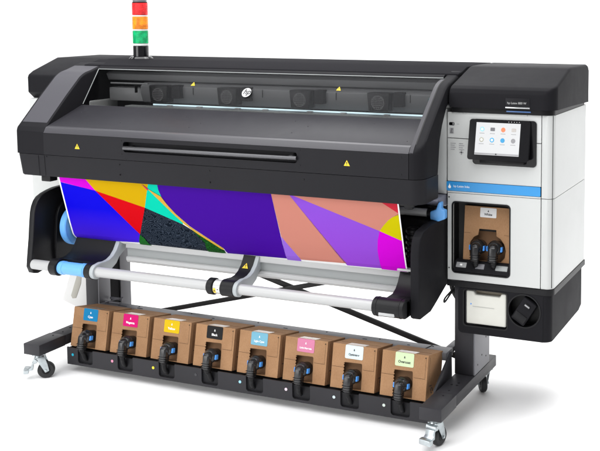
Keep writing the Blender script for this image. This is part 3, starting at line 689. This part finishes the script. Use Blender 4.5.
# ================================================================== PRINTED SHEET
def media_y(z):
    return interp([(.596, .215), (.612, .190), (.630, .179), (.684, .1615), (.76, .1405), (.835, .1195), (.895, .1035), (.93, .096)])(z)
ART = {
 'magenta':[(0.143,0.908),(0.3,0.914),(0.297,0.899),(0.341,0.845),(0.149,0.874)],
 'blue':[(0.138,0.875),(0.341,0.845),(0.529,0.658),(0.512,0.617),(0.129,0.596)],
 'gold':[(0.3,0.914),(0.297,0.899),(0.341,0.845),(0.587,0.786),(0.636,0.909)],
 'red':[(0.341,0.845),(0.587,0.786),(0.529,0.658)],
 'teal':[(0.637,0.914),(0.68,0.916),(0.677,0.899),(0.677,0.872),(0.687,0.837),(0.709,0.801),(0.77,0.736),(0.767,0.725),(0.587,0.786)],
 'purple':[(0.68,0.916),(0.677,0.899),(0.677,0.872),(0.687,0.837),(0.71,0.806),(0.742,0.77),(0.801,0.72),(0.845,0.694),(0.948,0.633),(0.956,0.609),(1.244,0.615),(1.243,0.631),(1.225,0.911)],
 'black':[(0.587,0.786),(0.767,0.725),(0.843,0.684),(0.949,0.622),(0.946,0.608),(0.511,0.612),(0.529,0.658)],
 'salmon':[(1.225,0.911),(1.308,0.917),(1.305,0.901),(1.519,0.622),(1.307,0.617),(1.305,0.628),(1.239,0.713)],
 'lilac':[(1.239,0.713),(1.308,0.623),(1.308,0.609),(1.241,0.602),(1.243,0.629)],
 'violet':[(1.305,0.901),(1.685,0.776),(1.672,0.738),(1.665,0.696),(1.665,0.662),(1.669,0.616),(1.518,0.613)],
 'salmonB':[(1.305,0.901),(1.307,0.917),(1.698,0.92),(1.695,0.903),(1.78,0.852),(1.747,0.838),(1.728,0.824),(1.705,0.801),(1.685,0.776)],
 'red2':[(1.695,0.903),(1.698,0.92),(1.793,0.919),(1.78,0.852)],
 'yellow':[(1.781,0.858),(1.747,0.838),(1.728,0.824),(1.705,0.801),(1.685,0.776),(1.783,0.74)],
 'magenta2':[(1.685,0.776),(1.783,0.74),(1.787,0.612),(1.668,0.612),(1.665,0.662),(1.665,0.696),(1.672,0.738)],
 'sliver':[(0.622,0.875),(0.686,0.842),(0.71,0.806),(0.742,0.77),(0.801,0.719),(0.845,0.693),(0.951,0.631),(0.939,0.623),(0.843,0.682),(0.777,0.726),(0.723,0.775)],
 'pink':[(0.596,0.893),(0.628,0.873),(0.623,0.866)],
 'green':[(0.807,0.704),(0.843,0.683),(0.949,0.622),(0.946,0.608),(0.86,0.6),(0.861,0.65)],
 'greenA':[(0.529,0.658),(0.551,0.639),(0.568,0.604),(0.508,0.607)],
}
def lin(r, g, b): return tuple(((v/255+.055)/1.055)**2.4 if v > 10 else v/255/12.92 for v in (r, g, b))
COL = dict(magenta=(225, 0, 228), blue=(6, 0, 232), gold=(220, 176, 0), red=(222, 0, 18), teal=(0, 218, 184), purple=(70, 8, 160), black=(12, 22, 34), salmon=(214, 140, 124),
  lilac=(158, 108, 230), violet=(150, 86, 226), salmonB=(214, 140, 124), red2=(212, 48, 66), yellow=(216, 204, 0), magenta2=(222, 0, 226), sliver=(228, 178, 70), pink=(210, 30, 110), green=(14, 60, 16), greenA=(30, 110, 40))
def ink_mat(n):
    c = tuple(.63*v for v in lin(*COL[n])); m = mat('print_'+n, c, .5, spec=.03); nt = m.node_tree; b = nt.nodes['Principled BSDF']
    t = nt.nodes.new('ShaderNodeTexCoord')
    if n in ('blue', 'violet'):
        s_ = nt.nodes.new('ShaderNodeSeparateXYZ'); nt.links.new(t.outputs['Object'], s_.inputs[0]); r = nt.nodes.new('ShaderNodeMapRange'); r.inputs[1].default_value = .76 if n == 'blue' else .86; r.inputs[2].default_value = .62
        rp = nt.nodes.new('ShaderNodeValToRGB'); rp.color_ramp.elements[0].color = (*c, 1); rp.color_ramp.elements[1].color = (*[.63*v for v in (lin(72, 34, 226) if n == 'blue' else lin(158, 76, 222))], 1)
        nt.links.new(s_.outputs['Z'], r.inputs[0]); nt.links.new(r.outputs[0], rp.inputs[0]); nt.links.new(rp.outputs[0], b.inputs['Base Color'])
    if n in ('black', 'green', 'greenA'):
        mp = nt.nodes.new('ShaderNodeMapping'); mp.inputs['Scale'].default_value = (1, 1, 1.5)
        ns = nt.nodes.new('ShaderNodeTexNoise'); ns.inputs['Scale'].default_value = 30; ns.inputs['Detail'].default_value = .5
        k = nt.nodes.new('ShaderNodeMath'); k.operation = 'MULTIPLY'; k.inputs[1].default_value = 10
        f = nt.nodes.new('ShaderNodeMath'); f.operation = 'FRACT'
        rp = nt.nodes.new('ShaderNodeValToRGB'); rp.color_ramp.elements[0].position = .42; rp.color_ramp.elements[0].color = (*c, 1); rp.color_ramp.elements[1].position = .6
        rp.color_ramp.elements[1].color = (*(lin(44, 52, 64) if n == 'black' else lin(22, 84, 26)), 1)
        e = rp.color_ramp.elements.new(.92); e.color = rp.color_ramp.elements[1].color; e = rp.color_ramp.elements.new(1.0); e.color = (*c, 1)
        nt.links.new(t.outputs['Object'], mp.inputs[0]); nt.links.new(mp.outputs[0], ns.inputs[0]); nt.links.new(ns.outputs[0], k.inputs[0]); nt.links.new(k.outputs[0], f.inputs[0]); nt.links.new(f.outputs[0], rp.inputs[0]); nt.links.new(rp.outputs[0], b.inputs['Base Color'])
    return m
def clipz(poly, z, keep_above):
    o = []
    for i in range(len(poly)):
        a, b_ = poly[i], poly[(i+1) % len(poly)]; ia = (a[1] >= z) == keep_above; ib = (b_[1] >= z) == keep_above
        if ia: o.append(a)
        if ia != ib:
            t = (z-a[1])/(b_[1]-a[1]); o.append((a[0]+(b_[0]-a[0])*t, z))
    return o
def clipx(poly, x, keep_above): return [(b_, a) for a, b_ in clipz([(q, p) for p, q in poly], x, keep_above)]
bm = NB(); zs = [.596+.3325*i/30 for i in range(31)]; t = bmesh.new(); rings = []
for z in zs: rings.append([t.verts.new((x, media_y(z)+dy, z)) for x, dy in ((.150, 0), (1.780, 0), (1.780, .0012), (.150, .0012))])
for p, q in zip(rings, rings[1:]):
    for i in range(4): t.faces.new((p[i], p[(i+1) % 4], q[(i+1) % 4], q[i]))
t.faces.new(rings[0][::-1]); t.faces.new(rings[-1]); merge(bm, t)
sheet = link('printed_sheet', bm, 'paper'); sheet['label'] = 'glossy abstract print in blue, red, purple and salmon hanging out of the printer'; sheet['category'] = 'print'
bm = NB(); mats = []
for li, (n, poly) in enumerate(ART.items()):
    mats.append(ink_mat(n)); poly = clipx(clipx(poly, .1575, True), 1.7745, False)
    off = .0004+.00015*(li if li > 13 else 0)
    for z0, z1 in zip(zs, zs[1:]):
        q = clipz(clipz(poly, z0, True), z1, False)
        qq = []
        for p in q:
            if not qq or (abs(p[0]-qq[-1][0])+abs(p[1]-qq[-1][1])) > 1e-5: qq.append(p)
        if len(qq) > 1 and abs(qq[0][0]-qq[-1][0])+abs(qq[0][1]-qq[-1][1]) < 1e-5: qq.pop()
        if len(qq) < 3: continue
        ar_ = sum(qq[i][0]*qq[(i+1) % len(qq)][1]-qq[(i+1) % len(qq)][0]*qq[i][1] for i in range(len(qq)))
        if ar_ > 0: qq = qq[::-1]
        f = bm.faces.new([bm.verts.new((x, media_y(z)-off, z)) for x, z in qq][::-1]); f.material_index = li
link('artwork', bm, mats, sheet, smooth=False)

# ================================================================== INK BOXES
LABELS = [('Cyan', (.0, .26, .56), 'whiteprint', 'blue'), ('Magenta', (.78, .0, .19), 'whiteprint', 'magenta'), ('Yellow', (.86, .58, .0), 'whiteprint', 'yellow'), ('Black', (.012, .012, .013), 'whiteprint', 'black'),
          ('Light Cyan', (.24, .58, .76), 'whiteprint', 'light blue'), ('Light Magenta', (.82, .28, .46), 'whiteprint', 'pink'), ('Optimizer', (.66, .78, .80), 'ink', 'pale grey-blue'), ('Overcoat', (.66, .80, .50), 'ink', 'pale green')]
PLACE = ['at the left end of the row', 'between the blue and the yellow labelled boxes', 'between the magenta and the black labelled boxes', 'between the yellow and the light blue labelled boxes',
         'between the black and the pink labelled boxes', 'between the light blue and the grey-white labelled boxes', 'second from the right end of the row', 'at the right end of the row']
def clipslit(): pass
ox0, ox1, ozt = BW*.28, BW*.70, BH*.60
def carton_mesh():
    bm = NB(); th = .0025
    # front panel with opening, serrated left edge
    o = [(0, 0), (ox0-.002, 0)]
    k = 9
    for i in range(k):
        z0 = ozt*i/k; o += [(ox0-.002, z0+.001), (ox0+.0025, z0+ozt/k*.5)] if i else [(ox0+.0025, z0+ozt/k*.5)]
    o += [(ox0-.002, ozt-.004), (ox0+.004, ozt), (ox1-.006, ozt+.002), (ox1-.002, ozt-.002), (ox1, ozt*.5), (ox1+.001, 0), (BW, 0), (BW, BH), (0, BH)]
    plate(bm, o, [], 0, th)
    box(bm, 0, th, th, BD, 0, BH, 0); box(bm, BW-th, BW, th, BD, 0, BH, 0); box(bm, th, BW-th, BD-th, BD, 0, BH, 0)
    box(bm, th, BW-th, th, BD-th, BH-th, BH-.0001, 0); box(bm, th, BW-th, th, BD-th, .0001, th, 0)
    return bm
def ink_box(lab, c, tm, colname, label, x, y, z, tiltdeg, W=1):
    root = empty('ink_box', (x, y, z), label, 'ink box', 'cardboard ink boxes in the tray' if W == 1 else None)
    root.rotation_euler = (R(-tiltdeg), 0, R(random.uniform(-.4, .4)))
    link('carton', carton_mesh(), 'carton', root, smooth=False)
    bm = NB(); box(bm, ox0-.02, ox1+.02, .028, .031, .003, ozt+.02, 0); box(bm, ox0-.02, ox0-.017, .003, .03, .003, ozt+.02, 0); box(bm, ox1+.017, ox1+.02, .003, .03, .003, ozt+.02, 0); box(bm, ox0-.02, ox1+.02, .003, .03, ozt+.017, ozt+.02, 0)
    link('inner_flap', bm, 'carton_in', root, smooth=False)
    # crease lines and lid flap joints
    cm = mat('crease_'+lab.lower().replace(' ', '_'), (.06, .03, .014), .9)
    for q in ((.001, ox0-.001, -.0005, .001, BH*.475, BH*.475+.0011), (ox1+.002, BW-.008, -.0005, .001, BH*.475, BH*.475+.0011), (BW-.0090, BW-.0082, -.0004, .001, BH*.475, BH*.93),
              (BW-.0004, BW+.0005, .02, .021, .01, BH-.01), (.01, BW-.01, .055, .0562, BH-.001, BH+.0004)):
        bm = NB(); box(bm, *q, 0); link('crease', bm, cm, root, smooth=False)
    bm = NB(); cyl(bm, (BW-.010, -.0005, BH-.011), (BW-.010, .001, BH-.011), .003, n=10); link('punch_hole', bm, cm, root, smooth=False)
    # recycling mark on the side
    bm = NB(); cy_, cz_ = .055, .035
    for a in range(3):
        p = [(BW+.0004, cy_+.011*math.cos(R(90+120*a+d)), cz_+.011*math.sin(R(90+120*a+d))) for d in (10, 50, 95)]
        tube(bm, p, .0014, 6, 3)
    for i in range(4): box(bm, BW-.0002, BW+.0004, .03+.006*i, .034+.006*i, .052, .056, 0)
    link('recycling_mark', bm, 'ink', root, smooth=False)
    # coloured label folded over the top edge
    lx0, lx1 = BW*.29, BW*.695
    bm = NB()
    poly_extrude(bm, [(a, -.0012, b_) for a, b_ in rrect(lx0, lx1, BH*.69, BH*.995, .005, 4)], (0, .0012, 0))
    lb = link('label', bm, mat('label_'+lab.lower().replace(' ', '_'), tuple((.68 if max(c)-min(c) > .5 or max(c) < .1 else .92)*v for v in c), .5, spec=.15), root, smooth=False)
    bm = NB(); box(bm, lx0+.004, lx1+.004, -.0005, .045, BH+.0002, BH+.0008, 0); link('clear_tape', bm, mat('tape_'+lab.lower().replace(' ', '_'), (.36, .27, .20), .25), root, smooth=False)
    cxl = (lx0+lx1)/2; sz = .0135 if len(lab) < 9 else (.0115 if len(lab) < 11 else .0098)
    text('label_text', lab, sz, XZ(cxl, -.0016, BH*.765), tm, lb, align='CENTER', bold=.0003)
    bm = NB(); poly_extrude(bm, [(cxl-.003, -.0014, BH*.872), (cxl+.003, -.0014, BH*.872), (cxl+.001, -.0014, BH*.92), (cxl-.001, -.0014, BH*.92)], (0, -.0005, 0)); link('drop_symbol', bm, tm, lb, smooth=False)
    return root
def connector(root, x, z, drop):
    jx, jz = random.uniform(-.007, .006), random.uniform(-.004, .006); x += random.uniform(-.002, .002); z += random.uniform(-.0015, .0015)
    """black snap-on spout with two blue release tabs and a hose going down"""
    bm = NB()
    cyl(bm, (x, .028, z), (x, -.014, z+.004), .028, .028, 28, b=.003)
    cyl(bm, (x, -.008, z+.003), (x, -.034, z+.004), .0305, .027, 32, b=.006)
    cyl(bm, (x, -.030, z+.002), (x, -.050, z+.001), .021, .017, 24, b=.004)
    box(bm, x-.0165, x+.0165, -.054, -.016, z-.052, z+.012, .009, 4)
    c = link('connector', bm, mat('connector_plastic', (.013, .013, .014), .24, spec=.6) if 'connector_plastic' not in bpy.data.materials else bpy.data.materials['connector_plastic'], root)
    bm = NB()
    for i in range(3): box(bm, x-.0178, x+.0178, -.0555, -.024, z-.046+.009*i, z-.0430+.009*i, .001)
    link('connector_ribs', bm, 'black', c)
    for s in (-1, 1):
        bm = NB(); box(bm, x+s*.0285-.004, x+s*.0285+.004, -.026, -.006, z-.010, z+.010, .003, 3); link('release_tab', bm, 'tabblue', c)
    bm = NB(); tube(bm, [(x, -.034, z-.040), (x, -.030, z-.062), (x+jx*.6, -.022, z-drop+jz), (x+jx, -.006, z-drop-.018), (x+jx, .03, z-drop-.03)], .0105, 14)
    cyl(bm, (x, -.034, z-.040), (x, -.031, z-.060), .0145, n=18, b=.002)
    link('hose', bm, 'black', c)
    return c
random.seed(11)
for i, (lab, c, tm, cn) in enumerate(LABELS):
    article = 'cardboard ink box with %s label, %s' % (cn, PLACE[i])
    if i == 5: article = 'cardboard ink box with pink label, right of the light blue labelled box'
    r = ink_box(lab, c, tm, cn, article, BX+PITCH*i, .166, .1165, 11)
    connector(r, BW*.49, BH*.285, .075)

# white-ink box in the cabinet
BW0, BH0 = BW, BH
BW, BH, BD = .193, .245, .15
root = empty('ink_box', (1.932, .385, .600), 'cardboard ink box with white label inside the white cabinet', 'ink box'); root.rotation_euler = (R(-6), 0, 0)
bm = NB(); oc = [(BW*.33, BH*.64), (BW*.31, BH*.54), (BW*.22, BH*.50), (BW*.15, BH*.42), (BW*.12, BH*.32), (BW*.15, BH*.20), (BW*.22, BH*.13), (BW*.82, BH*.13), (BW*.90, BH*.20), (BW*.92, BH*.32), (BW*.88, BH*.42), (BW*.80, BH*.50), (BW*.71, BH*.54), (BW*.70, BH*.64)]
plate(bm, [(0, 0), (BW, 0), (BW, BH), (0, BH)], [oc], 0, .003)
box(bm, 0, .003, .003, BD, 0, BH, 0); box(bm, BW-.003, BW, .003, BD, 0, BH, 0); box(bm, .003, BW-.003, .003, BD, BH-.003, BH-.0002, 0); box(bm, .003, BW-.003, .003, BD, .0002, .003, 0); box(bm, .003, BW-.003, BD-.003, BD-.0002, .003, BH-.003, 0)
link('carton', bm, 'carton', root, smooth=False)
bm = NB(); box(bm, .005, BW-.005, .030, .033, .003, BH-.004, 0); link('inner_flap', bm, 'carton_in', root, smooth=False)
bm = NB(); box(bm, .001, BW*.14, -.0005, .001, BH*.56, BH*.56+.0012, 0); link('crease', bm, mat('crease_white_box', (.12, .065, .03), .9), root, smooth=False); bm = NB(); box(bm, BW*.87, BW-.001, -.0005, .001, BH*.56, BH*.56+.0012, 0); link('crease', bm, bpy.data.materials['crease_white_box'], root, smooth=False)
bm = NB(); poly_extrude(bm, [(a, -.0012, b_) for a, b_ in rrect(BW*.34, BW*.69, BH*.83, BH*.985, .003, 3)], (0, .0012, 0)); lb = link('label', bm, 'paper', root, smooth=False)
text('label_text', 'White', .013, XZ(BW*.515, -.0016, BH*.862), 'ink', lb, align='CENTER', bold=.0003)
bm = NB(); poly_extrude(bm, [(BW*.515-.003, -.0014, BH*.92), (BW*.515+.003, -.0014, BH*.92), (BW*.515, -.0014, BH*.955)], (0, -.0005, 0)); link('drop_symbol', bm, 'ink', lb, smooth=False)
connector(root, BW*.335, BH*.345, .07); connector(root, BW*.70, BH*.345, .07)
# chip holder tray inside the compartment
bm = NB(); poly_extrude(bm, [(1.905, .350, .588), (1.905, .350, .600), (1.905, .372, .628), (1.905, .40, .632), (1.905, .40, .588)], (.230, 0, 0), .003); ch = part('chip_tray', bm, 'charcoal')
chm = Matrix.Translation((0, .3605, .614)) @ Matrix.Rotation(-R(38), 4, 'X')
for a, b_, mm in ((1.914, 1.957, 'inner2'), (1.995, 2.032, 'steel_grey'), (2.078, 2.128, 'alu_mid')):
    bm = NB(); box(bm, a, b_, -.0025, .004, -.011, .011, .002, Mx=chm); part('chip_slot', bm, mm, ch)
bm = NB(); box(bm, 1.930, 1.940, -.004, .0, -.004, .004, .001, Mx=chm); part('chip_led', bm, 'whiteprint', ch)

# waste bottle in its bay
bm = NB()
poly_extrude(bm, [(1.957, .356, .381), (2.124, .356, .381), (2.124, .356, .515), (2.104, .356, .515), (2.097, .356, .500), (1.995, .356, .500), (1.988, .356, .516), (1.957, .356, .516)], (0, .12, 0), .006, 3)
wb_ = link('waste_bottle', bm, 'milky'); wb_['label'] = 'milky white plastic waste bottle in the black bay under the cabinet'; wb_['category'] = 'bottle'
bm = NB(); box(bm, 1.985, 2.105, .38, .44, .490, .512, .004); link('cap_recess', bm, mat('tan_foam', (.30, .26, .20), .6), wb_)
bm = NB(); cyl(bm, (1.978, .3585, .462), (1.978, .355, .462), .0028, n=12); link('level_mark', bm, 'tabblue', wb_)
bm = NB(); box(bm, 1.985, 2.075, .3548, .357, .4520, .4536, 0); link('level_line', bm, mat('line_grey', (.38, .38, .36), .5), wb_)
